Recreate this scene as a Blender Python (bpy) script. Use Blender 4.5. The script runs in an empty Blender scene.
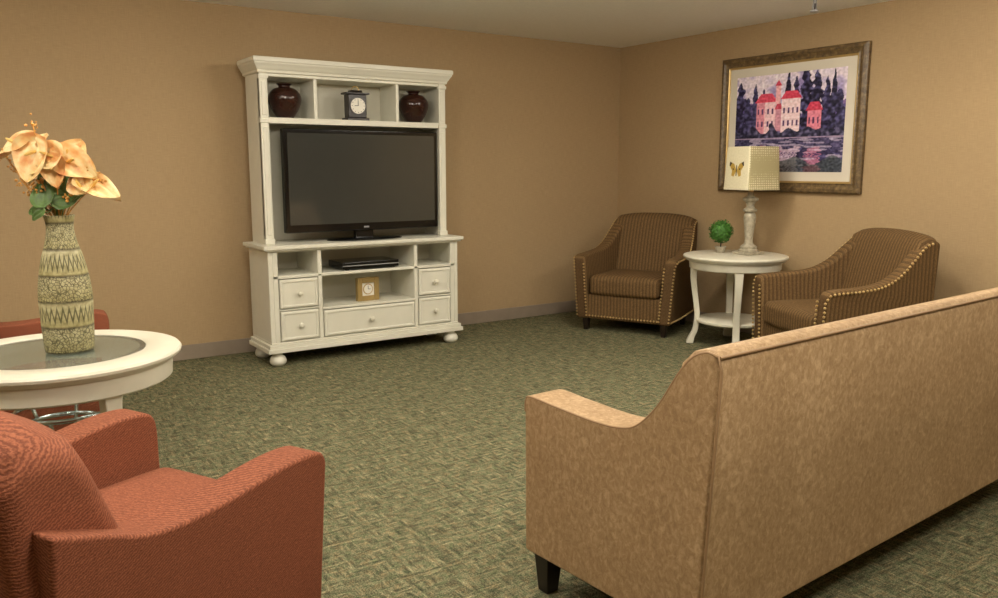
import bpy, bmesh, math, random
from mathutils import Vector, Matrix, noise
random.seed(7)
sc = bpy.context.scene
try:
    sc.view_settings.view_transform = 'Standard'
    sc.view_settings.look = 'None'
except Exception as e:
    print(e)

def S(r, g, b, a=1.0):
    def f(c):
        c /= 255.0
        return c/12.92 if c <= 0.04045 else ((c+0.055)/1.055)**2.4
    return (f(r), f(g), f(b), a)

# ------------------------------------------------------------------ materials
class NT:
    def __init__(s, name, rough=0.5, color=(0.5,0.5,0.5,1), metal=0.0, spec=0.5):
        s.m = bpy.data.materials.new(name); s.m.use_nodes = True
        s.n = s.m.node_tree.nodes; s.l = s.m.node_tree.links
        s.b = s.n['Principled BSDF']
        s.b.inputs['Roughness'].default_value = rough
        s.b.inputs['Base Color'].default_value = color
        s.b.inputs['Metallic'].default_value = metal
        s.b.inputs['Specular IOR Level'].default_value = spec
    def new(s, t, **k):
        n = s.n.new(t)
        for a, v in k.items():
            setattr(n, a, v)
        return n
    def coord(s, scale=(1,1,1), rot=(0,0,0), out='Object'):
        t = s.new('ShaderNodeTexCoord'); mp = s.new('ShaderNodeMapping')
        mp.inputs['Scale'].default_value = scale
        mp.inputs['Rotation'].default_value = rot
        s.l.new(t.outputs[out], mp.inputs['Vector'])
        return mp.outputs['Vector']
    def noise(s, vec, scale, detail=4, rough=0.5, dist=0.0):
        n = s.new('ShaderNodeTexNoise')
        n.inputs['Scale'].default_value = scale; n.inputs['Detail'].default_value = detail
        n.inputs['Roughness'].default_value = rough; n.inputs['Distortion'].default_value = dist
        s.l.new(vec, n.inputs['Vector']); return n.outputs['Fac']
    def ramp(s, fac, stops, interp='LINEAR'):
        r = s.new('ShaderNodeValToRGB'); r.color_ramp.interpolation = interp
        e = r.color_ramp.elements
        while len(e) < len(stops): e.new(0.5)
        for i, (p, c) in enumerate(stops):
            e[i].position = p; e[i].color = c if len(c) == 4 else (*c, 1)
        s.l.new(fac, r.inputs['Fac']); return r.outputs['Color']
    def mix(s, a, b, fac, mode='MIX'):
        n = s.new('ShaderNodeMix', data_type='RGBA', blend_type=mode)
        for v, i in ((fac, 0), (a, 6), (b, 7)):
            if isinstance(v, (int, float, tuple)): n.inputs[i].default_value = v
            else: s.l.new(v, n.inputs[i])
        return n.outputs[2]
    def math(s, op, a, b=0.0):
        n = s.new('ShaderNodeMath', operation=op)
        for i, v in enumerate((a, b)):
            if isinstance(v, (int, float)): n.inputs[i].default_value = v
            else: s.l.new(v, n.inputs[i])
        return n.outputs[0]
    def sep(s, vec):
        n = s.new('ShaderNodeSeparateXYZ'); s.l.new(vec, n.inputs[0]); return n.outputs
    def bump(s, h, strength=0.3, dist=0.01):
        n = s.new('ShaderNodeBump'); n.inputs['Strength'].default_value = strength
        n.inputs['Distance'].default_value = dist
        s.l.new(h, n.inputs['Height']); s.l.new(n.outputs[0], s.b.inputs['Normal'])
    def col(s, c): s.l.new(c, s.b.inputs['Base Color'])

def plain(name, c, rough=0.5, metal=0.0, var=0.06, nscale=12, spec=0.5, bump=0.0):
    t = NT(name, rough, c, metal, spec)
    v = t.coord()
    f = t.noise(v, nscale, 3)
    d = tuple(max(0, x*(1-var)) for x in c[:3])+(1,)
    l = tuple(min(1, x*(1+var)) for x in c[:3])+(1,)
    t.col(t.ramp(f, [(0.3, d), (0.7, l)]))
    if bump: t.bump(f, bump, 0.004)
    return t.m

def m_wall():
    t = NT('wallpaper_tan', 0.75, spec=0.25)
    v = t.coord((6, 6, 90))
    f = t.noise(v, 3.0, 5, 0.6)
    g = t.noise(t.coord((260, 260, 14)), 1.0, 2)
    h = t.math('ADD', t.math('MULTIPLY', f, 0.6), t.math('MULTIPLY', g, 0.4))
    c = t.ramp(h, [(0.3, S(164,139,104)), (0.7, S(184,159,122))])
    t.col(c); t.bump(h, 0.3, 0.003); return t.m
def m_ceiling():
    t = NT('ceiling_paint', 0.9, spec=0.1)
    f = t.noise(t.coord(), 60, 4)
    t.col(t.ramp(f, [(0.3, S(244,243,240)), (0.7, S(250,249,246))])); t.bump(f, 0.1, 0.004); return t.m
def m_carpet():
    t = NT('carpet_green_weave', 0.95, spec=0.05)
    a = t.noise(t.coord((11, 66, 1)), 1.0, 3, 0.65)
    b = t.noise(t.coord((66, 11, 1)), 1.0, 3, 0.65)
    patch = t.noise(t.coord(), 19, 3, 0.6)
    fine = t.noise(t.coord(), 200, 2, 0.75)
    sel = t.ramp(patch, [(0.42, (0,0,0,1)), (0.58, (1,1,1,1))])
    st = t.mix(a, b, sel)
    h = t.math('ADD', t.math('MULTIPLY', st, 0.5), t.math('MULTIPLY', fine, 0.5))
    c = t.ramp(h, [(0.36, S(50,50,42)), (0.45, S(88,88,73)), (0.51, S(118,116,95)), (0.57, S(148,142,117)), (0.66, S(204,190,163))])
    cv = t.noise(t.coord((30, 30, 1)), 1.0, 3, 0.7)
    tint = t.ramp(cv, [(0.38, S(212,228,208)), (0.5, S(242,244,232)), (0.62, S(255,242,222))])
    c2 = t.mix(c, tint, 1.0, 'MULTIPLY')
    t.col(c2)
    t.bump(t.math('ADD', fine, st), 0.6, 0.005); return t.m
def m_stripe(axis):
    t = NT('striped_upholstery_'+axis, 0.8, spec=0.2)
    o = t.sep(t.coord())
    x = o[0] if axis == 'x' else o[1]
    w = t.math('FRACT', t.math('MULTIPLY', x, 36.0))
    c = t.ramp(w, [(0.0, S(96,73,46)), (0.35, S(108,83,53)), (0.5, S(134,106,69)), (0.62, S(108,84,53)), (0.78, S(140,112,74)), (0.92, S(98,75,47))])
    f = t.noise(t.coord((1,1,1)), 160, 2)
    c = t.mix(c, t.ramp(f, [(0.3, S(195,192,185)), (0.7, S(255,255,255))]), 1.0, 'MULTIPLY')
    t.col(c); t.bump(t.math('ADD', t.math('MULTIPLY', w, 0.5), f), 0.2, 0.003); return t.m
def m_coral():
    t = NT('rust_woven_upholstery', 0.8, spec=0.2)
    v = t.coord((1, 1, 1))
    wv = t.new('ShaderNodeTexWave', wave_type='BANDS', bands_direction='Z')
    wv.inputs['Scale'].default_value = 52; wv.inputs['Distortion'].default_value = 5
    wv.inputs['Detail'].default_value = 2; wv.inputs['Detail Scale'].default_value = 2.5
    mp = t.coord((1,1,1), (0.5, 0.35, 0))
    t.l.new(mp, wv.inputs['Vector'])
    f = t.noise(v, 190, 2)
    h = t.math('ADD', t.math('MULTIPLY', wv.outputs['Fac'], 0.55), t.math('MULTIPLY', f, 0.45))
    t.col(t.ramp(h, [(0.15, S(110,62,44)), (0.5, S(136,79,56)), (0.85, S(162,100,73))]))
    t.bump(h, 0.4, 0.004); return t.m
def m_suede():
    t = NT('tan_mottled_upholstery', 0.65, spec=0.3)
    f = t.noise(t.coord((1,1,0.75)), 62, 6, 0.74, 0.6)
    g = t.noise(t.coord(), 5, 3)
    h = t.math('ADD', t.math('MULTIPLY', f, 0.85), t.math('MULTIPLY', g, 0.15))
    t.col(t.ramp(h, [(0.38, S(148,120,86)), (0.5, S(164,135,99)), (0.62, S(186,158,122))]))
    t.bump(f, 0.1, 0.003); return t.m
def m_vase():
    t = NT('carved_sage_ceramic', 0.55)
    o = t.sep(t.coord(out='Object'))
    ang = t.math('ARCTAN2', o[1], o[0])
    cv = t.new('ShaderNodeCombineXYZ'); t.l.new(t.math('MULTIPLY', ang, 1.0), cv.inputs[0]); t.l.new(t.math('MULTIPLY', o[2], 12.0), cv.inputs[1])
    band = t.math('FRACT', t.math('MULTIPLY', o[2], 11.0))
    vo = t.new('ShaderNodeTexVoronoi', feature='DISTANCE_TO_EDGE'); vo.inputs['Scale'].default_value = 7.5
    t.l.new(cv.outputs[0], vo.inputs['Vector'])
    zig = t.math('PINGPONG', t.math('MULTIPLY', ang, 4.5), 0.5)
    zz = t.math('ABSOLUTE', t.math('SUBTRACT', t.math('ADD', zig, 0.25), t.math('MULTIPLY', band, 1.0)))
    pat = t.ramp(vo.outputs['Distance'], [(0.03, S(108,104,76)), (0.12, S(192,186,148))])
    pat2 = t.ramp(zz, [(0.08, S(112,110,80)), (0.16, S(192,186,148))])
    alt = t.math('GREATER_THAN', t.math('FRACT', t.math('MULTIPLY', o[2], 5.5)), 0.5)
    c = t.mix(pat, pat2, alt)
    edge = t.ramp(band, [(0.0, S(104,92,64)), (0.08, S(235,230,205)), (0.9, S(255,255,255)), (1.0, S(104,92,64))])
    c = t.mix(c, edge, 0.85, 'MULTIPLY')
    f = t.noise(t.coord(), 60, 4)
    c = t.mix(c, t.ramp(f, [(0.3, S(200,198,180)), (0.6, S(255,255,255))]), 1.0, 'MULTIPLY')
    t.col(c)
    bw = t.new('ShaderNodeRGBToBW'); t.l.new(c, bw.inputs[0]); t.bump(bw.outputs[0], 0.6, 0.006)
    return t.m
def m_petal():
    t = NT('anthurium_petal', 0.4)
    f = t.noise(t.coord(), 22, 3)
    t.col(t.ramp(f, [(0.32, S(226,156,96)), (0.44, S(236,192,130)), (0.62, S(242,222,168))]))
    return t.m
def m_glass():
    t = NT('clear_glass', 0.02, (0.75,0.85,0.8,1), 0, 0.5)
    t.b.inputs['Transmission Weight'].default_value = 0.9; t.b.inputs['IOR'].default_value = 1.45
    return t.m
def m_attr(name, rough=0.6):
    t = NT(name, rough, spec=0.3)
    a = t.new('ShaderNodeAttribute'); a.attribute_name = 'Col'
    t.col(a.outputs['Color']); return t.m
def m_goldframe():
    t = NT('antique_gold_wood', 0.4, spec=0.6)
    f = t.noise(t.coord((1,1,1)), 30, 5, 0.7)
    t.col(t.ramp(f, [(0.3, S(66,50,32)), (0.52, S(104,84,54)), (0.72, S(146,122,82))])); t.bump(f, 0.3, 0.004); return t.m
def m_emit(name, c, s):
    t = NT(name); t.b.inputs['Emission Color'].default_value = c; t.b.inputs['Emission Strength'].default_value = s; return t.m
def m_shade(pattern):
    t = NT('lamp_shade_linen_'+pattern, 0.9, spec=0.1)
    v = t.coord()
    if pattern == 'dots':
        vo = t.new('ShaderNodeTexVoronoi'); vo.inputs['Scale'].default_value = 60; vo.inputs['Randomness'].default_value = 0.1
        t.l.new(v, vo.inputs['Vector'])
        t.col(t.ramp(vo.outputs['Distance'], [(0.25, S(226,218,184)), (0.45, S(172,162,124))]))
    else:
        f = t.noise(v, 90, 3)
        t.col(t.ramp(f, [(0.3, S(224,216,182)), (0.7, S(236,228,198))]))
    return t.m

WALL=m_wall(); CEIL=m_ceiling(); CARPET=m_carpet()
BASEB=plain('vinyl_baseboard_taupe', S(144,130,114), 0.5)
WHITE=plain('antique_white_paint', S(222,220,205), 0.35, var=0.02)
WHITE2=plain('cream_paint', S(222,218,200), 0.35, var=0.03)
BACKP=plain('white_back_panel', S(208,205,189), 0.45, var=0.02)
BLACKG=plain('black_gloss_plastic', S(14,14,14), 0.12, var=0.02)
BLACKM=plain('black_matte_plastic', S(22,22,23), 0.5)
SCREEN=plain('tv_screen_glass', S(55,57,54), 0.08, var=0.02, spec=0.8)
DARKW=plain('dark_wood', S(26,16,12), 0.3, var=0.2)
MAROON=plain('dark_glazed_ceramic', S(46,22,16), 0.12, var=0.25)
GREYL=plain('grey_plastic', S(150,150,150), 0.4)
STRX=m_stripe('x'); STRY=m_stripe('y'); CORAL=m_coral(); SUEDE=m_suede()
PIPING=plain('tan_piping', S(148,118,84), 0.6)
BRASS=plain('antique_brass', S(206,178,122), 0.28, metal=0.8)
CLOCKF=plain('clock_face_white', S(235,232,220), 0.4, var=0.01)
GOLDC=plain('gold_clock_case', S(164,140,88), 0.4, metal=0.3)
VASE=m_vase(); PETAL=m_petal(); GLASS=m_glass()
GREEN=plain('leaf_green', S(84,112,56), 0.5, var=0.35, nscale=30)
GREEN2=plain('topiary_green', S(62,112,36), 0.6, var=0.4, nscale=60)
STEM=plain('stem_green', S(110,122,60), 0.5)
BERRY=plain('orange_berry', S(206,150,70), 0.45, var=0.3, nscale=50)
SPADIX=plain('spadix_yellow', S(226,190,110), 0.6)
DIST=plain('distressed_grey_paint', S(164,156,136), 0.6, var=0.28, nscale=40, bump=0.3)
GOLDF=m_goldframe(); MATB=plain('mat_board_cream', S(220,212,196), 0.8, var=0.01)
GOLDL=plain('gold_fillet', S(190,160,104), 0.35, metal=0.5)
ART=m_attr('painted_art', 0.5)
CHROME=plain('brushed_metal', S(200,206,212), 0.15, metal=1.0)
PLUMB=plain('butterfly_gold', S(190,156,70), 0.8); PLUMD=plain('butterfly_dark', S(60,50,34), 0.8)

# ------------------------------------------------------------------ geometry helpers
def empty(name, loc=(0,0,0), rz=0.0, sc_=1.0):
    e = bpy.data.objects.new(name, None); sc.collection.objects.link(e)
    e.location = loc; e.rotation_euler = (0,0,math.radians(rz)); e.empty_display_size = 0.1
    e.scale = (sc_,sc_,sc_)
    return e
def finish(name, bm, mat, parent=None, smooth=True, bevel=0.0, seg=2, ang=35):
    bmesh.ops.recalc_face_normals(bm, faces=bm.faces)
    me = bpy.data.meshes.new(name); bm.to_mesh(me); bm.free()
    ms = mat if isinstance(mat, (list, tuple)) else [mat]
    for m in ms: me.materials.append(m)
    o = bpy.data.objects.new(name, me); sc.collection.objects.link(o)
    if smooth:
        me.polygons.foreach_set('use_smooth', [True]*len(me.polygons))
        if not bevel: me.set_sharp_from_angle(angle=math.radians(ang))
    if bevel:
        b = o.modifiers.new('bevel', 'BEVEL'); b.width = bevel; b.segments = seg
        b.limit_method = 'ANGLE'; b.angle_limit = math.radians(ang); b.harden_normals = smooth
    if parent: o.parent = parent
    return o
def box(name, p0, p1, mat, parent=None, bevel=0.004, seg=2, fn=None):
    bm = bmesh.new(); bmesh.ops.create_cube(bm, size=1)
    for v in bm.verts:
        v.co = Vector([(p0[i]+p1[i])/2 + v.co[i]*(p1[i]-p0[i]) for i in range(3)])
        if fn: v.co = Vector(fn(v.co))
    return finish(name, bm, mat, parent, True, bevel, seg)
def boxes(name, lst, mat, parent=None, bevel=0.003):
    bm = bmesh.new()
    for p0, p1 in lst:
        r = bmesh.ops.create_cube(bm, size=1)
        for v in r['verts']:
            v.co = Vector([(p0[i]+p1[i])/2 + v.co[i]*(p1[i]-p0[i]) for i in range(3)])
    return finish(name, bm, mat, parent, True, bevel, 2)
def cr(pts, n=6):
    P = [Vector(p) for p in pts]; out = []
    for i in range(len(P)-1):
        p0 = P[max(i-1,0)]; p1 = P[i]; p2 = P[i+1]; p3 = P[min(i+2,len(P)-1)]
        for k in range(n):
            t = k/n
            out.append(0.5*((2*p1)+(-p0+p2)*t+(2*p0-5*p1+4*p2-p3)*t*t+(-p0+3*p1-3*p2+p3)*t**3))
    out.append(P[-1]); return out
def prism(name, pts, x0, x1, mat, parent, bevel=0.02, seg=3, fn=None, nx=1, ang=35):
    """pts: (y,z) outline extruded along x"""
    bm = bmesh.new(); rings = []
    for k in range(nx+1):
        x = x0+(x1-x0)*k/nx
        rings.append([bm.verts.new((x, p[0], p[1])) for p in pts])
    n = len(pts)
    for k in range(nx):
        for i in range(n):
            j = (i+1) % n
            bm.faces.new((rings[k][i], rings[k][j], rings[k+1][j], rings[k+1][i]))
    bm.faces.new(rings[0][::-1]); bm.faces.new(rings[-1])
    if fn:
        for v in bm.verts: v.co = Vector(fn(v.co))
    return finish(name, bm, mat, parent, True, bevel, seg, ang)
def lathe(name, prof, mat, parent, loc=(0,0,0), seg=40, ang=40):
    bm = bmesh.new(); rings = []
    for r, z in prof:
        if r < 1e-5: rings.append([bm.verts.new((loc[0], loc[1], loc[2]+z))])
        else: rings.append([bm.verts.new((loc[0]+r*math.cos(2*math.pi*i/seg), loc[1]+r*math.sin(2*math.pi*i/seg), loc[2]+z)) for i in range(seg)])
    for a, b in zip(rings, rings[1:]):
        for i in range(seg):
            j = (i+1) % seg
            if len(a) == 1 and len(b) == 1: continue
            if len(a) == 1: bm.faces.new((a[0], b[j], b[i]))
            elif len(b) == 1: bm.faces.new((a[i], a[j], b[0]))
            else: bm.faces.new((a[i], a[j], b[j], b[i]))
    return finish(name, bm, mat, parent, ang=ang)
def sp(prof, n=5):
    return [(max(v.x, 0), v.y) for v in cr([(p[0], p[1], 0) for p in prof], n)]
def tube_bm(bm, pts, rad, seg=8):
    pts = [Vector(p) for p in pts]; rings = []
    up = Vector((0,0,1))
    for i, p in enumerate(pts):
        t = (pts[min(i+1,len(pts)-1)]-pts[max(i-1,0)]).normalized()
        u = up if abs(t.dot(up)) < 0.9 else Vector((1,0,0))
        a = t.cross(u).normalized(); b = t.cross(a).normalized()
        r = rad[i] if isinstance(rad, (list, tuple)) else rad
        rings.append([bm.verts.new(p+a*r*math.cos(2*math.pi*k/seg)+b*r*math.sin(2*math.pi*k/seg)) for k in range(seg)])
    for A, B in zip(rings, rings[1:]):
        for k in range(seg):
            j = (k+1) % seg; bm.faces.new((A[k], A[j], B[j], B[k]))
    bm.faces.new(rings[0][::-1]); bm.faces.new(rings[-1])
def tube(name, pts, rad, mat, parent, seg=8):
    bm = bmesh.new(); tube_bm(bm, pts, rad, seg); return finish(name, bm, mat, parent, ang=60)
def balls(name, pts, r, mat, parent, sub=1):
    bm = bmesh.new()
    for p in pts:
        bmesh.ops.create_icosphere(bm, subdivisions=sub, radius=r, matrix=Matrix.Translation(p))
    return finish(name, bm, mat, parent, ang=80)
def cushion(name, c, h, r, mat, parent, puff=0.02, fn=None, cuts=14):
    bm = bmesh.new(); bmesh.ops.create_cube(bm, size=2)
    bmesh.ops.subdivide_edges(bm, edges=bm.edges[:], cuts=cuts, use_grid_fill=True)
    H = Vector(h)
    for v in bm.verts:
        p = Vector([math.copysign(1-(1-min(abs(x),1))**1.9, x) for x in v.co])
        q = Vector([p[i]*H[i] for i in range(3)])
        inn = Vector([max(-(H[i]-r), min(H[i]-r, q[i])) for i in range(3)])
        d = q-inn
        if d.length > 1e-6: q = inn+d.normalized()*r
        q.z += math.copysign(puff, q.z)*(1-p.x**4)*(1-p.y**4)*min(1, abs(q.z)/(H.z*0.6))
        q = q+Vector(c)
        if fn: q = Vector(fn(q))
        v.co = q
    return finish(name, bm, mat, parent, ang=80)
def along(pts, step):
    P = [Vector(p) for p in pts]; out = [P[0].copy()]; acc = 0
    for a, b in zip(P, P[1:]):
        L = (b-a).length; s = step-acc
        while s <= L:
            out.append(a+(b-a)*(s/L)); s += step
        acc = (acc+L) % step
    return out

# ------------------------------------------------------------------ room shell
CH = 2.44; XL = -8.0; YF = -8.6
def slab(name, p0, p1, mat): return box(name, p0, p1, mat, None, 0)
slab('floor', (XL,YF,-0.1), (0,0,0), CARPET)
slab('ceiling', (XL,YF,CH), (0,0,CH+0.1), CEIL)
slab('wall_back', (XL-0.1,0,-0.1), (0.1,0.1,CH+0.1), WALL)
slab('wall_right', (0,YF-0.1,-0.1), (0.1,0,CH+0.1), WALL)
slab('wall_left', (XL-0.1,YF-0.1,-0.1), (XL,0,CH+0.1), WALL)
slab('wall_front', (XL,YF-0.1,-0.1), (0,YF,CH+0.1), WALL)
def baseb(name, p0, p1): return box(name, p0, p1, BASEB, None, 0.004)
baseb('baseboard_back', (XL,-0.012,0), (0,0,0.105))
baseb('baseboard_right', (-0.012,YF,0), (0,-0.012,0.105))
baseb('baseboard_left', (XL,YF,0), (XL+0.012,-0.012,0.105))
baseb('baseboard_front', (XL+0.012,YF,0), (-0.012,YF+0.012,0.105))

# ------------------------------------------------------------------ entertainment centre
E = empty('entertainment_center', (-2.88, 0, 0))
def eb(name, lst, mat=WHITE, bevel=0.004): return boxes(name, lst, mat, E, bevel)
hw = 0.735; yf = -0.57; yb = -0.17
for i, (x, y) in enumerate([(-hw+0.05, yf+0.03), (hw-0.05, yf+0.03), (-hw+0.05, yb-0.06), (hw-0.05, yb-0.06)]):
    lathe('bun_foot_%d' % (i+1), sp([(0.0,0),(0.03,0.0),(0.052,0.018),(0.056,0.04),(0.046,0.064),(0.03,0.076),(0.036,0.09),(0.04,0.1)],4)+[(0,0.1)], WHITE, E, (x,y,0), 24, 60)
eb('base_moulding', [((-hw-0.03,yf-0.03,0.095),(hw+0.03,yb,0.125)), ((-hw-0.018,yf-0.018,0.125),(hw+0.018,yb,0.15)), ((-hw,yf,0.15),(hw,yb,0.165))])
d1 = -0.375; d2 = 0.375
eb('console_carcass', [((-hw,yf,0.165),(-hw+0.03,yb,0.79)), ((hw-0.03,yf,0.165),(hw,yb,0.79)),
   ((-hw+0.03,yf,0.165),(-hw+0.065,yf+0.03,0.79)), ((hw-0.065,yf,0.165),(hw-0.03,yf+0.03,0.79)),
   ((d1-0.015,yf,0.165),(d1+0.015,yb,0.79)), ((d2-0.015,yf,0.165),(d2+0.015,yb,0.79)),
   ((-hw+0.03,yf,0.597),(hw-0.03,yb,0.618)), ((d1,yf,0.36),(d2,yb,0.378)),
   ((-hw+0.03,yf,0.775),(hw-0.03,yf+0.025,0.79)), ((-hw+0.065,yf,0.377),(d1,yf+0.02,0.388)), ((d2,yf,0.377),(hw-0.065,yf+0.02,0.388))])
eb('console_back_panel', [((-hw+0.02,yb-0.012,0.12),(hw-0.02,yb,0.79))], BACKP)
eb('console_top', [((-hw-0.035,yf-0.035,0.797),(hw+0.035,yb+0.02,0.823)), ((-hw-0.02,yf-0.02,0.785),(hw+0.02,yb+0.01,0.797))])
def drawer(n, x0, x1, z0, z1):
    bm = bmesh.new()
    g = 0.006; x0 += g; x1 -= g; z0 += g; z1 -= g; i = 0.018
    ys = yf-0.004
    rings = [(0, yf+0.02), (0, ys), (0.008, ys-0.006), (i, ys-0.006), (i+0.006, ys-0.001)]
    R = []
    for o, y in rings:
        R.append([bm.verts.new(p) for p in ((x0+o,y,z0+o),(x1-o,y,z0+o),(x1-o,y,z1-o),(x0+o,y,z1-o))])
    for a, b in zip(R, R[1:]):
        for k in range(4):
            j = (k+1)%4; bm.faces.new((a[k],a[j],b[j],b[k]))
    bm.faces.new(R[-1]); bm.faces.new(R[0])
    finish('drawer_front_%d' % n, bm, WHITE, E, smooth=False)
    box('drawer_box_%d' % n, (x0+0.01,yf+0.02,z0+0.01), (x1-0.01,yb-0.03,z1-0.02), BACKP, E, 0)
    cx, cz = (x0+x1)/2, (z0+z1)/2
    k = lathe('drawer_knob_%d' % n, [(0,0),(0.009,0),(0.007,0.01),(0.011,0.014),(0.017,0.018),(0.019,0.024),(0.015,0.03),(0.006,0.033),(0,0.0335)], WHITE2, E, (0,0,0), 20, 60)
    k.rotation_euler = (math.radians(90),0,0); k.location = (cx, ys-0.001, cz)
xl, xr = -hw+0.065, hw-0.065
drawer(1, xl, d1-0.015, 0.165, 0.378); drawer(2, xl, d1-0.015, 0.388, 0.597)
drawer(3, d2+0.015, xr, 0.165, 0.378); drawer(4, d2+0.015, xr, 0.388, 0.597)
drawer(5, d1+0.015, d2-0.015, 0.165, 0.36)
hh = 0.705; hy = -0.45; hs = 0.055
eb('hutch_carcass', [((-hh,hy,0.823),(-hh+0.03,yb,1.955)), ((hh-0.03,hy,0.823),(hh,yb,1.955)),
   ((-hh,hy-0.012,0.823),(-hh+hs,hy+0.03,1.955)), ((hh-hs,hy-0.012,0.823),(hh,hy+0.03,1.955)),
   ((-hh+0.03,hy,1.635),(hh-0.03,yb,1.665)), ((-hh+0.03,hy+0.004,1.93),(hh-0.03,yb,1.955)),
   ((-0.325,hy+0.006,1.66),(-0.3,yb,1.935)), ((0.3,hy+0.006,1.66),(0.325,yb,1.935))])
eb('hutch_pilaster_trim', [((s*(hh-hs/2)-0.034,hy-0.02,z0),(s*(hh-hs/2)+0.034,hy+0.02,z1)) for s in (-1,1) for z0,z1 in ((0.823,0.86),(1.63,1.66),(1.915,1.94))]
   + [((s*(hh-hs/2)-0.016,hy-0.017,z0),(s*(hh-hs/2)+0.016,hy-0.005,z1)) for s in (-1,1) for z0,z1 in ((0.885,1.6),(1.68,1.9))], bevel=0.005)
eb('hutch_shelf_lip', [((-hh+hs,hy-0.008,1.628),(hh-hs,hy+0.012,1.668)), ((-hh+hs,hy-0.006,1.932),(hh-hs,hy+0.012,1.96))])
eb('hutch_back_panel', [((-hh+0.02,yb-0.012,0.823),(hh-0.02,yb,1.95))], BACKP)
bm = bmesh.new(); R = []
for o, z in [(0.0,1.95),(0.010,1.955),(0.012,1.97),(0.02,1.98),(0.028,1.995),(0.038,2.01),(0.04,2.02),(0.045,2.024),(0.045,2.045),(0.040,2.052)]:
    R.append([bm.verts.new(p) for p in ((-hh-o,yb+0.02,z),(-hh-o,hy-0.01-o,z),(hh+o,hy-0.01-o,z),(hh+o,yb+0.02,z))])
for a, b in zip(R, R[1:]):
    for k in range(4):
        j=(k+1)%4; bm.faces.new((a[k],a[j],b[j],b[k]))
bm.faces.new(R[0]); bm.faces.new(R[-1])
finish('cornice', bm, WHITE, E, smooth=False)

# ------------------------------------------------------------------ television
T = empty('television', (-2.835, -0.41, 0))
tz0, tz1, tw = 0.889, 1.6, 0.597
box('tv_housing', (-tw,-0.03,tz0), (tw,0.03,tz1), BLACKG, T, 0.008, 3)
box('tv_rear_cover', (-0.4,0.03,tz0+0.1), (0.4,0.07,tz1-0.12), BLACKM, T, 0.015)
box('tv_screen', (-tw+0.028,-0.0325,tz0+0.055), (tw-0.028,-0.029,tz1-0.03), SCREEN, T, 0)
box('tv_logo', (-0.02,-0.0325,tz0+0.02), (0.02,-0.029,tz0+0.032), GREYL, T, 0)
lathe('tv_stand_base', [(0,0),(0.29,0),(0.295,0.006),(0.28,0.012),(0.08,0.018),(0,0.018)], BLACKG, T, (0,0,0), 48).scale = (1,0.42,1)
T.children[-1].location = (0,0,0.8235)
prism('tv_stand_neck', [(0.0,0.835),(0.05,0.835),(0.04,0.92),(0.01,0.92)], -0.07, 0.07, BLACKG, T, 0.005)

# ------------------------------------------------------------------ small hutch decor
vp = sp([(0.0,0.0),(0.05,0.0),(0.058,0.012),(0.09,0.06),(0.112,0.12),(0.106,0.165),(0.075,0.2),(0.042,0.212),(0.04,0.222),(0.052,0.232),(0.05,0.236),(0.034,0.225),(0.03,0.2)],5)
for x in (-3.37, -2.375):
    V = empty('dark_ceramic_urn', (x,-0.33,1.6655)); lathe('urn_body', vp, MAROON, V, seg=40, ang=60)
    lathe('urn_opening', [(0,0.205),(0.036,0.206)], BLACKM, V)
C = empty('mantel_clock', (-2.865,-0.37,1.6655))
box('clock_plinth', (-0.085,-0.05,0), (0.085,0.05,0.022), DARKW, C, 0.004)
prism('clock_case', [(-0.04,0.022),(0.04,0.022),(0.04,0.185),(-0.04,0.185)], -0.07, 0.07, DARKW, C, 0.006)
box('clock_cap', (-0.09,-0.05,0.185), (0.09,0.05,0.198), DARKW, C, 0.004)
prism('clock_pediment', [(-0.035,0.198),(0.035,0.198),(0.02,0.215),(-0.02,0.215)], -0.045, 0.045, DARKW, C, 0.004)
tube('clock_handle', [(0.025*math.cos(a)*1.1,0,0.213+0.03*math.sin(a)) for a in [math.pi*k/10 for k in range(11)]], 0.004, BRASS, C)
def disc_y(name, r, x, y, z, mat, par, th=0.004):
    o = lathe(name, [(0,0),(r,0),(r,th),(0,th)], mat, par, seg=36); o.rotation_euler=(math.radians(90),0,0); o.location=(x,y,z); return o
disc_y('clock_bezel', 0.062, 0, -0.04, 0.105, DARKW, C, 0.004); disc_y('clock_dial', 0.055, 0, -0.044, 0.105, CLOCKF, C, 0.002)
boxes('clock_hands', [((-0.002,-0.0485,0.105),(0.002,-0.0465,0.143)), ((-0.026,-0.0485,0.103),(0.0,-0.0465,0.107))] +
  [((0.046*math.sin(a)-0.002,-0.0475,0.105+0.046*math.cos(a)-0.003),(0.046*math.sin(a)+0.002,-0.0462,0.105+0.046*math.cos(a)+0.003)) for a in [math.pi*k/6 for k in range(12)]], BLACKM, C, 0)
D = empty('dvd_player', (-2.86,-0.43,0.6185))
box('player_body', (-0.22,-0.13,0.008), (0.22,0.13,0.058), BLACKG, D, 0.005)
box('player_trim', (-0.221,-0.133,0.03), (0.221,-0.128,0.036), GREYL, D, 0)
boxes('player_feet', [((x-0.015,y-0.015,0),(x+0.015,y+0.015,0.009)) for x in (-0.18,0.18) for y in (-0.1,0.1)], BLACKM, D)
G = empty('desk_clock', (-2.855,-0.47,0.3785), 4)
boxes('desk_clock_frame', [((-0.088,-0.02,0),(-0.05,0.02,0.17)), ((0.05,-0.02,0),(0.088,0.02,0.17)), ((-0.05,-0.02,0),(0.05,0.02,0.038)), ((-0.05,-0.02,0.132),(0.05,0.02,0.17))], GOLDC, G, 0.004)
box('desk_clock_dial', (-0.052,-0.008,0.036), (0.052,0.015,0.134), CLOCKF, G, 0)
disc_y('desk_clock_ring', 0.04, 0, -0.008, 0.085, GOLDL, G, 0.002); disc_y('desk_clock_inner', 0.033, 0, -0.010, 0.085, CLOCKF, G, 0.002)
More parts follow.
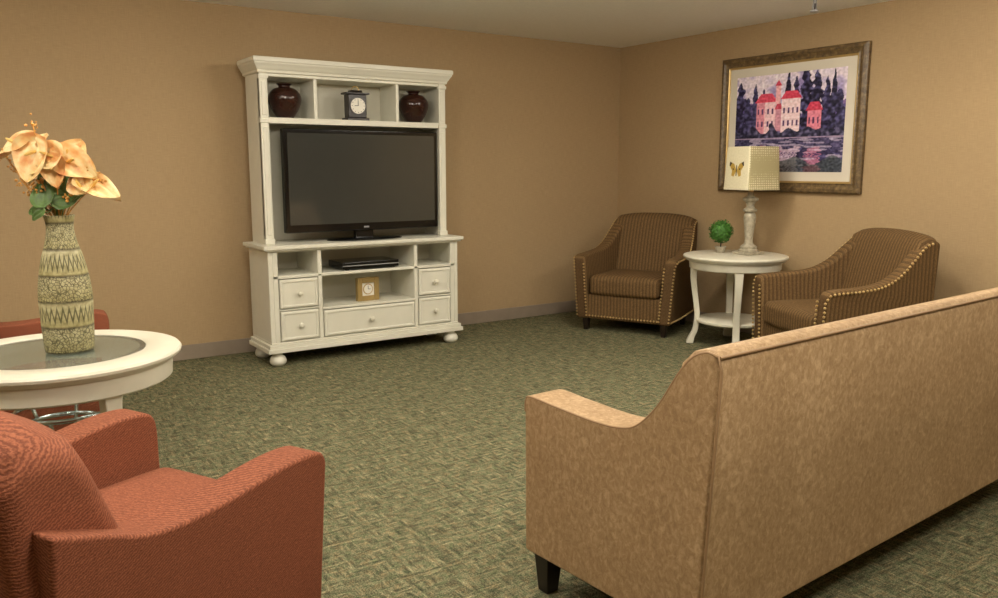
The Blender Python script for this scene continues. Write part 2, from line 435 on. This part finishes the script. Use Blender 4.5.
boxes('desk_clock_hands', [((-0.0015,-0.0135,0.085),(0.0015,-0.012,0.11)), ((0,-0.0135,0.0835),(0.02,-0.012,0.0865))], BLACKM, G, 0)

# ------------------------------------------------------------------ painting on right wall
P = empty('framed_painting', (0, -1.89, 1.673), -90)
def fr_ring(name, w, h, prof, mat):
    bm = bmesh.new(); R = []
    for o, y in prof:
        R.append([bm.verts.new(p) for p in ((-w+o,y,-h+o),(w-o,y,-h+o),(w-o,y,h-o),(-w+o,y,h-o))])
    for a, b in zip(R, R[1:]):
        for k in range(4):
            j=(k+1)%4; bm.faces.new((a[k],a[j],b[j],b[k]))
    finish(name, bm, mat, P, smooth=False)
W2, H2 = 0.64, 0.522
fr_ring('frame_moulding', W2, H2, [(0,-0.002),(0,-0.03),(0.012,-0.042),(0.03,-0.045),(0.045,-0.036),(0.062,-0.03),(0.072,-0.033)], GOLDF)
fr_ring('frame_fillet', W2-0.07, H2-0.07, [(0.0,-0.031),(0.004,-0.034),(0.014,-0.028),(0.018,-0.02)], GOLDL)
box('mat_board', (-W2+0.07,-0.022,-H2+0.07), (W2-0.07,-0.004,H2-0.07), MATB, P, 0)
aw, ah = 0.485, 0.368
NX, NZ = 240, 180
def pn(x, y, s, o=0): return noise.noise(Vector((x*s, y*s, o)))
def artcol(u, v):
    def mixc(a, b, t): t=max(0,min(1,t)); return tuple(a[i]*(1-t)+b[i]*t for i in range(3))
    WL = 0.34
    uu = u; water = v < WL
    vv = v if not water else WL+(WL-v)*0.95
    if water: uu = u+0.016*math.sin(v*170)+0.04*pn(u,v,20)
    n1 = pn(uu, vv, 9, 1); n2 = pn(uu, vv, 26, 2)
    c = mixc((212,200,228), (244,230,242), vv+n1)
    c = mixc(c, (156,142,196), max(0,n1*2.0))
    if vv < 0.66+0.06*math.sin(uu*7)+0.05*n1: c = mixc((86,80,138), (138,110,164), 0.5+1.4*n2)
    def tree(cx, w, top, c0, base=WL):
        nonlocal c
        if base <= vv < top:
            k = (vv-base)/(top-base); ww = w*(1-k**2.2)**0.6*(1+0.9*pn(uu,vv,20,cx*9))
            if abs(uu-cx) < ww: c = mixc(c0, (96,92,140), 0.3+1.5*n2+0.4*n1)
    tree(0.04,0.07,0.95,(34,28,58)); tree(0.12,0.05,0.78,(40,38,66)); tree(0.19,0.035,0.92,(48,44,80)); tree(0.27,0.03,0.86,(60,56,96))
    tree(0.50,0.035,1.04,(28,26,50)); tree(0.57,0.04,0.96,(32,28,54)); tree(0.66,0.065,1.08,(26,22,46)); tree(0.75,0.06,1.0,(34,30,54))
    tree(0.84,0.05,0.93,(32,28,56)); tree(0.95,0.06,0.8,(38,34,60)); tree(0.90,0.03,1.0,(30,28,50))
    def rect(x0,x1,y0,y1,col):
        nonlocal c
        if x0<=uu<=x1 and y0<=vv<=y1: c = col
    def roof(x0,x1,y0,y1,col,s=0.25):
        nonlocal c
        if y0<=vv<=y1:
            k=(vv-y0)/(y1-y0)*s*(x1-x0)
            if x0+k<=uu<=x1-k: c = col
    wl = (246+8*n2, 206, 214)
    rect(0.205,0.39,0.40,0.72,wl); roof(0.19,0.405,0.72,0.81,(222,80,106))
    rect(0.39,0.445,0.42,0.64,(214,150,170)); roof(0.38,0.455,0.64,0.70,(206,74,98))
    rect(0.445,0.615,0.40,0.74,(248,218,224)); roof(0.43,0.63,0.74,0.82,(218,72,98))
    rect(0.385,0.43,0.70,0.88,(244,184,192)); roof(0.375,0.44,0.88,1.0,(206,66,92),0.97)
    rect(0.205,0.285,0.40,0.72,(224,148,166))
    for wx in (0.225,0.265,0.32,0.362,0.47,0.51,0.55,0.59):
        for wy in (0.47,0.60): rect(wx-0.008,wx+0.008,wy,wy+0.055,(98,62,108))
    rect(0.68,0.80,0.40,0.61,(226,136,156)); roof(0.665,0.815,0.61,0.69,(210,70,96))
    for wx in (0.70,0.735,0.775): rect(wx-0.008,wx+0.008,0.48,0.54,(92,56,98))
    if vv < 0.42+0.08*n1+0.03*math.sin(uu*40) : c = mixc((34,34,58), (104,98,132), 0.35+1.7*n2)
    if WL <= v < WL+0.012: c = (168,148,176)
    if water:
        c = mixc(c, (84,74,124), 0.35)
        if v > 0.12 and pn(u*0.5,v*3,14,5) > 0.1: c = mixc(c,(222,206,228),0.6)
        if v < 0.12+0.1*pn(u,0,6,3): c = mixc(c,(62,74,70),0.65)
    c = tuple(max(0,min(255,x+36*pn(u,v,48,7))) for x in c)
    return S(*c)
bm = bmesh.new(); cl = bm.verts.layers.float_color.new('Col')
g = [[None]*(NZ+1) for _ in range(NX+1)]
for i in range(NX+1):
    for j in range(NZ+1):
        v = bm.verts.new((-aw+2*aw*i/NX, -0.024, -ah+2*ah*j/NZ)); v[cl] = artcol(i/NX, j/NZ); g[i][j] = v
for i in range(NX):
    for j in range(NZ): bm.faces.new((g[i][j],g[i+1][j],g[i+1][j+1],g[i][j+1]))
finish('painted_canvas', bm, ART, P, smooth=False)

# ------------------------------------------------------------------ striped armchairs
def striped_chair(loc, rz):
    A = empty('striped_armchair', loc, rz, 1.02)
    top = [(-0.385,0.55),(-0.375,0.595),(-0.33,0.615),(-0.18,0.625),(-0.02,0.645),(0.10,0.70),(0.20,0.79),(0.28,0.865),(0.345,0.89)]
    crv = [(p.x,p.y) for p in cr([(a,b,0) for a,b in top],5)]
    prof = [(0.33,0.10),(-0.385,0.10)]+crv+[(0.385,0.87),(0.37,0.5)]
    for s in (-1,1):
        def fn(c, s=s):
            fl = 0.05*max(0,(c.z-0.35))/0.3*max(0,min(1,(0.25-c.y)/0.5))
            taper = 0.045*max(0,(c.y+0.1))/0.48
            return (c.x+s*(fl-taper), c.y, c.z)
        prism('arm_'+('right' if s>0 else 'left'), prof, s*0.295, s*0.395, STRY, A, 0.022, 3, fn, ang=50)
        front = [(-0.392,0.13)]+[(-0.392,0.55)]+[(y-0.004,z+0.003) for y,z in crv[6:]]
        for xx in (0.388,0.306):
            pts = []
            for y,z in front[:2]: pts.append(Vector(fn(Vector((s*xx,y,z)))))
            if xx > 0.35:
                for y,z in front[2:]: pts.append(Vector(fn(Vector((s*(xx+0.006),y,z-0.02)))))
            balls('nailheads_%s_%d' % ('r' if s>0 else 'l', 1 if xx>0.35 else 2), along(pts,0.026), 0.0088, BRASS, A)
        pts = [Vector((s*0.397 - s*0.045*max(0,(y+0.1))/0.48, y, 0.125)) for y in [-0.36+0.02*k for k in range(36)]]
        balls('nailheads_side_'+('r' if s>0 else 'l'), along(pts,0.026), 0.0088, BRASS, A)
    bk = [(0.33,0.12),(0.13,0.30),(0.15,0.45),(0.20,0.70),(0.235,0.84),(0.26,0.895),(0.31,0.92),(0.36,0.91),(0.385,0.87),(0.375,0.5)]
    def fb(c):
        k = max(0,(c.z-0.6))/0.32
        return (c.x, c.y+0.03*(1-(c.x/0.33)**2)*k*1.0, c.z+0.012*(1-(c.x/0.33)**2)*k-0.02*abs(c.x/0.33)**4*k)
    prism('back', bk, -0.345, 0.345, STRX, A, 0.03, 4, fb, nx=14, ang=50)
    box('seat_frame', (-0.31,-0.365,0.10), (0.31,0.33,0.30), STRX, A, 0.015, 3)
    cushion('seat_cushion', (0,-0.115,0.375), (0.294,0.275,0.078), 0.04, STRX, A, 0.014)
    pts = [Vector((-0.286+0.026*k, -0.370, 0.125)) for k in range(23)]
    balls('nailheads_front', pts, 0.0088, BRASS, A)
    for i,(x,y) in enumerate([(-0.33,-0.33),(0.33,-0.33),(-0.28,0.28),(0.28,0.28)]):
        box('leg_%d' % (i+1), (x-0.026,y-0.026,0), (x+0.026,y+0.026,0.11), DARKW, A, 0.004, 2,
            lambda c, x=x, y=y: (x+(c.x-x)*(0.7 if c.z<0.05 else 1.05), y+(c.y-y)*(0.7 if c.z<0.05 else 1.05), c.z))
    return A
striped_chair((-0.54,-0.90,0), -65)
striped_chair((-0.65,-2.86,0), -113.5)

# ------------------------------------------------------------------ round tables
def round_table(name, loc, rz, R, H, glass=False, legs=4):
    t = empty(name, loc, rz)
    if glass:
        ri = R*0.70
        prof = [(ri,H-0.012),(ri,H-0.004),(ri+0.006,H),(R-0.03,H),(R-0.006,H-0.004),(R,H-0.012),(R-0.002,H-0.022),(R-0.016,H-0.032),(R-0.022,H-0.04),(R-0.032,H-0.044),(R-0.036,H-0.105),(R-0.045,H-0.112),(ri,H-0.1),(ri-0.02,H-0.03),(ri-0.02,H-0.012),(ri,H-0.012)]
        lathe('table_top_ring', prof, WHITE2, t, seg=72, ang=35)
        lathe('glass_inset', [(0,H-0.012),(ri-0.001,H-0.012),(ri-0.001,H-0.003),(0,H-0.003)], GLASS, t, seg=64)
    else:
        prof = [(0,H),(R-0.02,H),(R-0.004,H-0.005),(R,H-0.014),(R-0.004,H-0.024),(R-0.018,H-0.032),(R-0.022,H-0.04),(R-0.045,H-0.044),(R-0.05,H-0.1),(R-0.058,H-0.106),(0,H-0.106)]
        lathe('table_top', prof, WHITE2, t, seg=64, ang=35)
    rl = R-0.085
    for i in range(legs):
        a = 2*math.pi*i/legs
        path = cr([(rl,0,H-0.1),(rl,0,H*0.72),(rl-0.02,0,H*0.5),(rl-0.035,0,H*0.33),(rl-0.025,0,H*0.16),(rl+0.0,0,0.05),(rl+0.015,0,0.0)],5)
        bm = bmesh.new(); rings=[]
        for k,p in enumerate(path):
            f = k/(len(path)-1); w = 0.032-0.008*math.sin(math.pi*min(1,f*1.05)); th = 0.026-0.006*math.sin(math.pi*f)
            if f>0.88: w=0.032; th=0.026
            q=[]
            for dx,dy in ((-th,-w),(th,-w),(th,w),(-th,w)):
                x=p.x+dx; y=dy; q.append(bm.verts.new((x*math.cos(a)-y*math.sin(a), x*math.sin(a)+y*math.cos(a), p.z)))
            rings.append(q)
        for A_,B_ in zip(rings,rings[1:]):
            for k in range(4):
                j=(k+1)%4; bm.faces.new((A_[k],A_[j],B_[j],B_[k]))
        bm.faces.new(rings[0]); bm.faces.new(rings[-1])
        finish('leg_%d' % (i+1), bm, WHITE2, t, True, 0.006, 2, 50)
    rs = rl-0.03
    hz = H*0.26
    if glass:
        hz = 0.42
        for zz, rr in ((hz,0.13),(hz+0.05,0.16)):
            tube('chrome_ring_%d' % (1 if zz==hz else 2), [(rr*math.cos(2*math.pi*k/40),rr*math.sin(2*math.pi*k/40),zz) for k in range(41)], 0.009, CHROME, t)
        for i in range(6):
            a=2*math.pi*i/6+0.3
            tube('chrome_rod_%d' % (i+1), cr([(0.02*math.cos(a),0.02*math.sin(a),0.012),(0.05*math.cos(a),0.05*math.sin(a),0.2),(0.13*math.cos(a),0.13*math.sin(a),hz),(0.16*math.cos(a),0.16*math.sin(a),hz+0.05)],5), 0.007, CHROME, t)
        lathe('chrome_foot', [(0,0),(0.13,0),(0.13,0.008),(0.03,0.02),(0,0.02)], CHROME, t)
        for i in range(legs):
            a=2*math.pi*i/legs
            tube('stretcher_%d' % (i+1), [(0.16*math.cos(a),0.16*math.sin(a),hz+0.05),((rl-0.02)*math.cos(a),(rl-0.02)*math.sin(a),hz+0.05)], 0.008, CHROME, t)
    else:
        lathe('lower_shelf', [(0,hz+0.02),(rs-0.01,hz+0.02),(rs,hz+0.012),(rs,hz),(rs-0.012,hz-0.01),(0,hz-0.01)], WHITE2, t, seg=56)
    return t
HT = 0.69
round_table('round_side_table', (-0.445,-1.81,0), 46, 0.385, HT)
round_table('round_glass_table', (-5.08,-2.65,0), -70, 0.41, HT, True, 3)

# ------------------------------------------------------------------ table lamp
L = empty('table_lamp', (-0.36,-1.86,HT))
box('lamp_plinth', (-0.085,-0.085,0), (0.085,0.085,0.022), DIST, L, 0.006)
lathe('lamp_column', [(0,0.022),(0.072,0.022),(0.074,0.034),(0.06,0.045),(0.064,0.058),(0.05,0.07),(0.036,0.08)]+sp([(0.036,0.08),(0.03,0.11),(0.034,0.16),(0.04,0.22),(0.046,0.27),(0.042,0.3),(0.03,0.315)],4)+[(0.05,0.325),(0.052,0.338),(0.034,0.348),(0.028,0.37),(0.036,0.392),(0.056,0.405),(0.058,0.42),(0.03,0.432),(0.02,0.45),(0.02,0.47),(0,0.47)], DIST, L, seg=32, ang=30)
tube('lamp_rod', [(0,0,0.46),(0,0,0.79)], 0.006, BRASS, L)
lathe('lamp_socket', [(0,0.47),(0.018,0.47),(0.02,0.53),(0,0.53)], BRASS, L)
lathe('lamp_bulb', sp([(0,0.53),(0.014,0.53),(0.03,0.58),(0.03,0.61),(0,0.64)],4), CLOCKF, L)
SROT = math.radians(-12)
def shade():
    bm = bmesh.new(); z0, z1 = 0.485, 0.80
    def ring(h, z, r=0.02):
        out=[]
        for cx,cy,a0 in ((1,1,0),(-1,1,90),(-1,-1,180),(1,-1,270)):
            for k in range(5):
                a=math.radians(a0+90*k/4)
                out.append(bm.verts.new((cx*(h-r)+r*math.cos(a), cy*(h-r)+r*math.sin(a), z)))
        return out
    R=[ring(0.148,z0),ring(0.135,z1),ring(0.132,z1),ring(0.145,z0)]
    for A_,B_ in ((R[0],R[1]),(R[1],R[2]),(R[2],R[3]),(R[3],R[0])):
        n=len(A_)
        for k in range(n):
            j=(k+1)%n; f=bm.faces.new((A_[k],A_[j],B_[j],B_[k]))
    for f in bm.faces:
        c=f.calc_center_median()
        if c.y < -abs(c.x)*0.98 or c.y > abs(c.x): f.material_index = 1
    o = finish('lamp_shade', bm, [m_shade('plain'), m_shade('dots')], L, True, 0, ang=30)
    o.rotation_euler=(0,0,SROT)
    return o
SH = shade()
tube('shade_spider', [(-0.128,0,0.775),(0.128,0,0.775)], 0.003, BRASS, L); tube('shade_spider_2', [(0,-0.128,0.775),(0,0.128,0.775)], 0.003, BRASS, L)
bm = bmesh.new()
def wing(pts, mi):
    for s in (-1,1):
        f = bm.faces.new([bm.verts.new((-0.1432-0.0009*mi - (0.62-z)*0.0413, s*y, z)) for y,z in pts]); f.material_index = mi
zc = 0.63
wing([(0.004,zc),(0.03,zc+0.045),(0.075,zc+0.06),(0.08,zc+0.03),(0.05,zc-0.005),(0.055,zc-0.04),(0.03,zc-0.05),(0.004,zc-0.01)],0)
wing([(0.055,zc+0.052),(0.078,zc+0.062),(0.083,zc+0.03),(0.07,zc+0.03)],1)
wing([(0.0,zc+0.04),(0.005,zc+0.03),(0.005,zc-0.04),(0.0,zc-0.045)],1)
wing([(0.03,zc+0.01),(0.045,zc+0.015),(0.04,zc),(0.03,zc)],1)
me = bpy.data.meshes.new('butterfly_print'); bm.to_mesh(me); bm.free(); me.materials.append(PLUMB); me.materials.append(PLUMD)
o = bpy.data.objects.new('butterfly_print', me); sc.collection.objects.link(o); o.parent = L; o.rotation_euler=(0,0,SROT)

# topiary
K = empty('topiary_plant', (-0.44,-1.66,HT))
lathe('plant_pot', [(0,0),(0.03,0),(0.04,0.042),(0.044,0.044),(0.044,0.05),(0.038,0.05),(0.036,0.044),(0,0.042)], DIST, K, seg=28)
tube('plant_trunk', [(0,0,0.04),(0.003,0,0.08),(0,0,0.12)], 0.005, DARKW, K)
bm = bmesh.new(); tc = Vector((0,0,0.165))
bmesh.ops.create_icosphere(bm, subdivisions=3, radius=0.076, matrix=Matrix.Translation(tc))
for v in bm.verts:
    d=v.co-tc; v.co += d*0.15*noise.noise(v.co*60)
for i in range(480):
    zz=random.uniform(-1,1); a=random.uniform(0,6.283); r=math.sqrt(1-zz*zz); n=Vector((r*math.cos(a),r*math.sin(a),zz))
    c=tc+n*random.uniform(0.074,0.094); t=n.orthogonal().normalized(); t=Matrix.Rotation(random.uniform(0,6.283),3,n)@t
    t=(t+n*random.uniform(0.1,0.9)).normalized(); b=n.cross(t).normalized(); s=random.uniform(0.010,0.015)
    bm.faces.new([bm.verts.new(p) for p in (c-t*s,c+b*s*0.5,c+t*s,c-b*s*0.5)])
finish('foliage_ball', bm, GREEN2, K, smooth=False)

# ------------------------------------------------------------------ vase with flowers
F = empty('flower_vase', (-5.045,-2.66,HT+0.001), -34.2)
vprof = sp([(0.0,0.0),(0.07,0.0),(0.079,0.01),(0.083,0.06),(0.086,0.14),(0.087,0.20),(0.081,0.26),(0.068,0.33),(0.053,0.38),(0.045,0.42),(0.044,0.45),(0.049,0.475),(0.051,0.48),(0.044,0.478),(0.036,0.45),(0.034,0.40)],5)
lathe('vase_body', vprof, VASE, F, seg=56, ang=60)
def frame(n, t):
    n=Vector(n).normalized(); t=Vector(t); t=(t-n*t.dot(n)).normalized(); return n,t,n.cross(t).normalized()
def spathe(i, base, nrm, tip, s, mat=PETAL, cup=0.25, spadix=True, curl=0.15):
    n,t,b = frame(nrm, tip); base=Vector(base)
    bm=bmesh.new(); NU,NV=12,16; g=[]
    for j in range(NV+1):
        v=j/NV; row=[]
        for k in range(NU+1):
            u=-1+2*k/NU
            w=s*0.52*(math.sin(math.pi*min(1,v**0.62)))**0.7 if v<1 else 0
            y=s*(v*1.05) - s*0.28*abs(u)*(1-v)**2*1.2 - s*0.12
            z=s*(cup*u*u*(1-0.5*v)+0.05*math.sin(u*9+v*7+i) - curl*v*v*1.6+curl*0.3)
            row.append(bm.verts.new(base+t*y+b*(u*w)+n*z))
        g.append(row)
    for j in range(NV):
        for k in range(NU): bm.faces.new((g[j][k],g[j][k+1],g[j+1][k+1],g[j+1][k]))
    bmesh.ops.remove_doubles(bm, verts=bm.verts, dist=1e-5)
    finish('blossom_%d' % i if mat is PETAL else 'leaf_%d' % i, bm, mat, F, ang=180)
    if spadix:
        d=(t*0.6+n*0.8).normalized()
        tube('spadix_%d' % i, [base+d*s*x for x in (0.0,0.15,0.3,0.45,0.5)], [0.005,0.006,0.006,0.004,0.002], SPADIX, F)
def stem(i, p, r=0.003, mat=STEM):
    p=Vector(p); tube('stem_%d' % i, cr([(p.x*0.1,p.y*0.1,0.40),(p.x*0.15,p.y*0.2,0.5),(p.x*0.6,p.y*0.6,0.48+(p.z-0.48)*0.6),tuple(p)],5), r, mat, F)
fl = [((-0.09,-0.02,0.715),(-0.2,-0.55,0.8),(-1,-0.1,-0.15),0.12),
      ((-0.075,0.0,0.70),(-0.25,-0.7,0.6),(0.05,0.1,0.9),0.10),
      ((-0.03,-0.06,0.70),(0.0,-0.9,0.4),(-0.15,-0.2,-1),0.12),
      ((-0.03,-0.04,0.655),(-0.15,-0.9,0.45),(-0.9,-0.1,0.25),0.10),
      ((0.06,-0.03,0.665),(0.25,-0.8,0.5),(0.9,-0.1,-0.35),0.115),
      ((0.045,0.0,0.655),(0.15,-0.85,0.45),(0.25,0,0.9),0.12),
      ((0.035,-0.06,0.68),(-0.1,-0.9,0.4),(-0.8,0,0.1),0.10),
      ((0.03,-0.06,0.655),(0.1,-0.95,0.25),(0.1,0,-1),0.085),
      ((0.13,-0.03,0.575),(0.2,-0.5,0.85),(1,-0.1,-0.05),0.115),
      ((0.11,-0.04,0.57),(0.1,-0.8,0.6),(-0.5,0,0.8),0.085)]
for i,(p,n,t,s) in enumerate(fl):
    spathe(i+1,p,n,t,s); stem(i+1,p)
lf = [((-0.04,-0.03,0.51),(-0.3,-0.7,0.6),(-0.9,0,0.1),0.075),((0.03,-0.04,0.53),(0.3,-0.8,0.4),(0.7,0,0.5),0.07),((-0.02,-0.05,0.54),(0,-0.9,0.3),(-0.3,0,0.9),0.08),
      ((0.0,0.03,0.56),(0.1,-0.8,0.5),(0.2,0,1),0.09),((-0.06,0.0,0.57),(-0.4,-0.7,0.5),(-0.8,0,0.7),0.06),((0.03,0.0,0.58),(0.2,-0.8,0.4),(0.4,0,1),0.075),((-0.03,-0.06,0.5),(-0.2,-0.9,0.3),(-0.5,0,-0.5),0.05),
      ((-0.03,0.0,0.60),(-0.1,-0.9,0.3),(-0.5,0,0.9),0.06),((0.06,0.0,0.56),(0.1,-0.9,0.4),(0.9,0,0.3),0.05)]
for i,(p,n,t,s) in enumerate(lf):
    spathe(i+20,p,n,t,s,GREEN,0.1,False); stem(i+20,p,0.0025)
bm=bmesh.new()
for cx,cy,cz in [(-0.14,0,0.64),(-0.075,0.02,0.795),(-0.055,-0.03,0.59),(0.06,-0.04,0.545),(0.12,0,0.63),(-0.17,0,0.69),(0.03,-0.05,0.60),(0.15,0,0.60),(-0.02,-0.05,0.59),(-0.085,0,0.56),(0.08,0,0.62),(-0.12,0,0.60)]:
    for k in range(16):
        p=Vector((cx,cy,cz))+Vector([random.gauss(0,0.011) for _ in range(3)])
        bmesh.ops.create_icosphere(bm, subdivisions=1, radius=random.uniform(0.003,0.006), matrix=Matrix.Translation(p))
    tube_bm(bm, cr([(0,0,0.42),(cx*0.3,cy*0.3,0.5),(cx,cy,cz)],5), 0.0022, 6)
finish('berry_sprigs', bm, BERRY, F, ang=80)

# ------------------------------------------------------------------ rust armchairs
def coral_chair(loc, rz):
    A = empty('rust_armchair', loc, rz)
    top = [(-0.40,0.53),(-0.395,0.575),(-0.36,0.60),(-0.24,0.60),(-0.05,0.575),(0.12,0.575),(0.25,0.62),(0.36,0.66)]
    crv = [(p.x,p.y) for p in cr([(a,b,0) for a,b in top],5)]
    prof = [(0.36,0.09),(-0.385,0.09)]+crv
    for s in (-1,1):
        def fn(c, s=s):
            fl = 0.03*max(0,(c.z-0.3))/0.3
            return (c.x+s*fl, c.y, c.z)
        prism('arm_'+('right' if s>0 else 'left'), prof, s*0.255, s*0.375, CORAL, A, 0.035, 4, fn, ang=50)
    bk = [(0.32,0.10),(0.08,0.25),(0.10,0.42),(0.17,0.62),(0.215,0.76),(0.24,0.82),(0.30,0.845),(0.37,0.835),(0.41,0.79),(0.40,0.5)]
    def fb(c):
        k = max(0,(c.z-0.5))/0.35
        return (c.x*(1-0.06*k), c.y, c.z-0.05*abs(c.x/0.36)**4*k)
    prism('back', bk, -0.36, 0.36, CORAL, A, 0.045, 4, fb, nx=14, ang=50)
    cushion('back_cushion', (0,0.13,0.575), (0.262,0.065,0.215), 0.06, CORAL, A, 0.0, lambda q:(q.x,q.y+(q.z-0.42)*0.35,q.z))
    box('seat_frame', (-0.27,-0.375,0.09), (0.27,0.33,0.29), CORAL, A, 0.015, 3)
    cushion('seat_cushion', (0,-0.15,0.36), (0.262,0.255,0.075), 0.035, CORAL, A, 0.018)
    for i,(x,y) in enumerate([(-0.32,-0.33),(0.32,-0.33),(-0.3,0.3),(0.3,0.3)]):
        box('leg_%d' % (i+1), (x-0.025,y-0.025,0), (x+0.025,y+0.025,0.1), DARKW, A, 0.004)
    return A
coral_chair((-5.13,-3.74,0), 116)
coral_chair((-5.14,-1.56,0), 84)

# ------------------------------------------------------------------ sofa
HL = 1.13
So = empty('tan_sofa', (-2.797,-4.210,0), 183.7)
top = [(-0.355,0.595),(-0.352,0.632),(-0.33,0.645),(-0.22,0.64),(-0.06,0.635),(0.04,0.642),(0.105,0.665),(0.175,0.735),(0.24,0.835),(0.285,0.885),(0.325,0.902)]
crv = [(p.x,p.y) for p in cr([(a,b,0) for a,b in top],5)]
prof = [(0.325,0.14),(-0.35,0.14)]+crv+[(0.35,0.895),(0.36,0.86),(0.342,0.5)]
for s in (-1,1):
    prism('arm_'+('right' if s>0 else 'left'), prof, s*(HL-0.14), s*HL, SUEDE, So, 0.014, 3, ang=50)
    tube('arm_welt_'+('right' if s>0 else 'left'), [(s*(HL-0.004),y,z-0.003) for y,z in crv]+[(s*(HL-0.004),0.355,0.893),(s*(HL-0.004),0.366,0.86),(s*(HL-0.004),0.348,0.5),(s*(HL-0.004),0.330,0.15)], 0.004, PIPING, So)
bk = [(0.33,0.14),(0.12,0.3),(0.14,0.45),(0.21,0.75),(0.245,0.86),(0.28,0.895),(0.32,0.905),(0.350,0.90),(0.364,0.87),(0.346,0.5)]
prism('back', bk, -HL+0.004, HL-0.004, SUEDE, So, 0.01, 3, ang=60)
tube('back_top_welt', [(-HL+0.005,0.359,0.891),(HL-0.005,0.359,0.891)], 0.0045, PIPING, So)
box('seat_frame', (-HL+0.13,-0.34,0.14), (HL-0.13,0.31,0.30), SUEDE, So, 0.015)
cw = (HL-0.145)*2/3
for i in range(3):
    cushion('seat_cushion_%d' % (i+1), (-cw+cw*i,-0.09,0.375), (cw/2-0.002,0.26,0.078), 0.035, SUEDE, So, 0.015, cuts=10)
    cushion('back_cushion_%d' % (i+1), (-cw+cw*i,0.11,0.63), (cw/2-0.002,0.07,0.2), 0.06, SUEDE, So, 0.0, lambda q:(q.x,q.y+(q.z-0.45)*0.3,q.z), cuts=10)
for i,(x,y) in enumerate([(-HL+0.06,-0.305),(HL-0.06,-0.305),(-HL+0.06,0.28),(HL-0.06,0.28)]):
    box('leg_%d' % (i+1), (x-0.034,y-0.034,0), (x+0.034,y+0.034,0.142), DARKW, So, 0.004, 2,
        lambda c, x=x, y=y: (x+(c.x-x)*(0.68 if c.z<0.05 else 1), y+(c.y-y)*(0.68 if c.z<0.05 else 1), c.z))

# ------------------------------------------------------------------ sprinkler
Q = empty('ceiling_sprinkler', (-0.59,-2.48,CH))
lathe('escutcheon', [(0,0),(0.035,0),(0.033,-0.008),(0.012,-0.012),(0.012,-0.055),(0,-0.055)], GREYL, Q, seg=24)
boxes('frame_arms', [((-0.018,-0.004,-0.095),(-0.010,0.004,-0.05)), ((0.010,-0.004,-0.095),(0.018,0.004,-0.05)), ((-0.018,-0.004,-0.099),(0.018,0.004,-0.093))], GREYL, Q, 0)
lathe('deflector', [(0,-0.108),(0.028,-0.108),(0.028,-0.099),(0,-0.099)], GREYL, Q, seg=20)
tube('sprinkler_bulb', [(0,0,-0.095),(0,0,-0.05)], 0.003, MAROON, Q)

# ------------------------------------------------------------------ ceiling lights
LC = (1,0.915,0.78)
LAMPM = m_emit('light_lens', (*LC,1), 3.0)
def downlight(x, y, power, size=0.5):
    e = empty('ceiling_light', (x,y,CH))
    lathe('trim_ring', [(size*0.5,0),(size*0.5+0.03,0),(size*0.5+0.03,-0.02),(size*0.5,-0.02),(size*0.5,0)], WHITE, e, seg=40)
    lathe('lens', [(0,-0.006),(size*0.5,-0.006)], LAMPM, e, seg=40)
    ld = bpy.data.lights.new('lamp','AREA'); ld.shape='DISK'; ld.size=size*0.95; ld.energy=power; ld.color=LC
    o = bpy.data.objects.new('lamp', ld); sc.collection.objects.link(o); o.parent=e; o.location=(0,0,-0.03)
for x,y,p in [(-1.75,-2.35,24),(-4.4,-1.75,12),(-5.6,-3.9,20),(-1.4,-5.4,20),(-3.6,-6.0,30),(-6.9,-1.8,12)]:
    downlight(x,y,p)
FILL_GLOBE = m_emit('fill_globe_emit', (*LC,1), 46.0)
def fill_globe(x, y):  # added glowing sphere, kept out of view, to brighten ceiling and upper walls
    e = empty('added_fill_globe', (x,y,CH))
    lathe('fill_globe_mount', [(0,0),(0.07,0),(0.065,-0.02),(0.02,-0.03),(0.015,-0.13),(0,-0.13)], WHITE, e, seg=24)
    bm = bmesh.new(); bmesh.ops.create_uvsphere(bm, u_segments=20, v_segments=12, radius=0.14, matrix=Matrix.Translation((0,0,-0.26)))
    finish('fill_globe', bm, FILL_GLOBE, e, ang=80)
for x,y in [(-4.1,-2.65),(-2.6,-3.45),(-1.3,-4.25),(-6.4,-3.0),(-4.4,-5.0)]:
    fill_globe(x,y)

w = bpy.data.worlds.new('world'); sc.world = w; w.use_nodes = True
w.node_tree.nodes['Background'].inputs[0].default_value = (1,0.9,0.75,1); w.node_tree.nodes['Background'].inputs[1].default_value = 0.3

# ------------------------------------------------------------------ camera
cd = bpy.data.cameras.new('camera'); cam = bpy.data.objects.new('camera', cd); sc.collection.objects.link(cam)
cd.sensor_width = 36; cd.lens = 820/998*36; cd.clip_start = 0.05
cam.location = (-5.39,-5.91,1.335)
cam.rotation_euler = (math.radians(90-9.08), 0, math.radians(-34.2))
sc.camera = cam
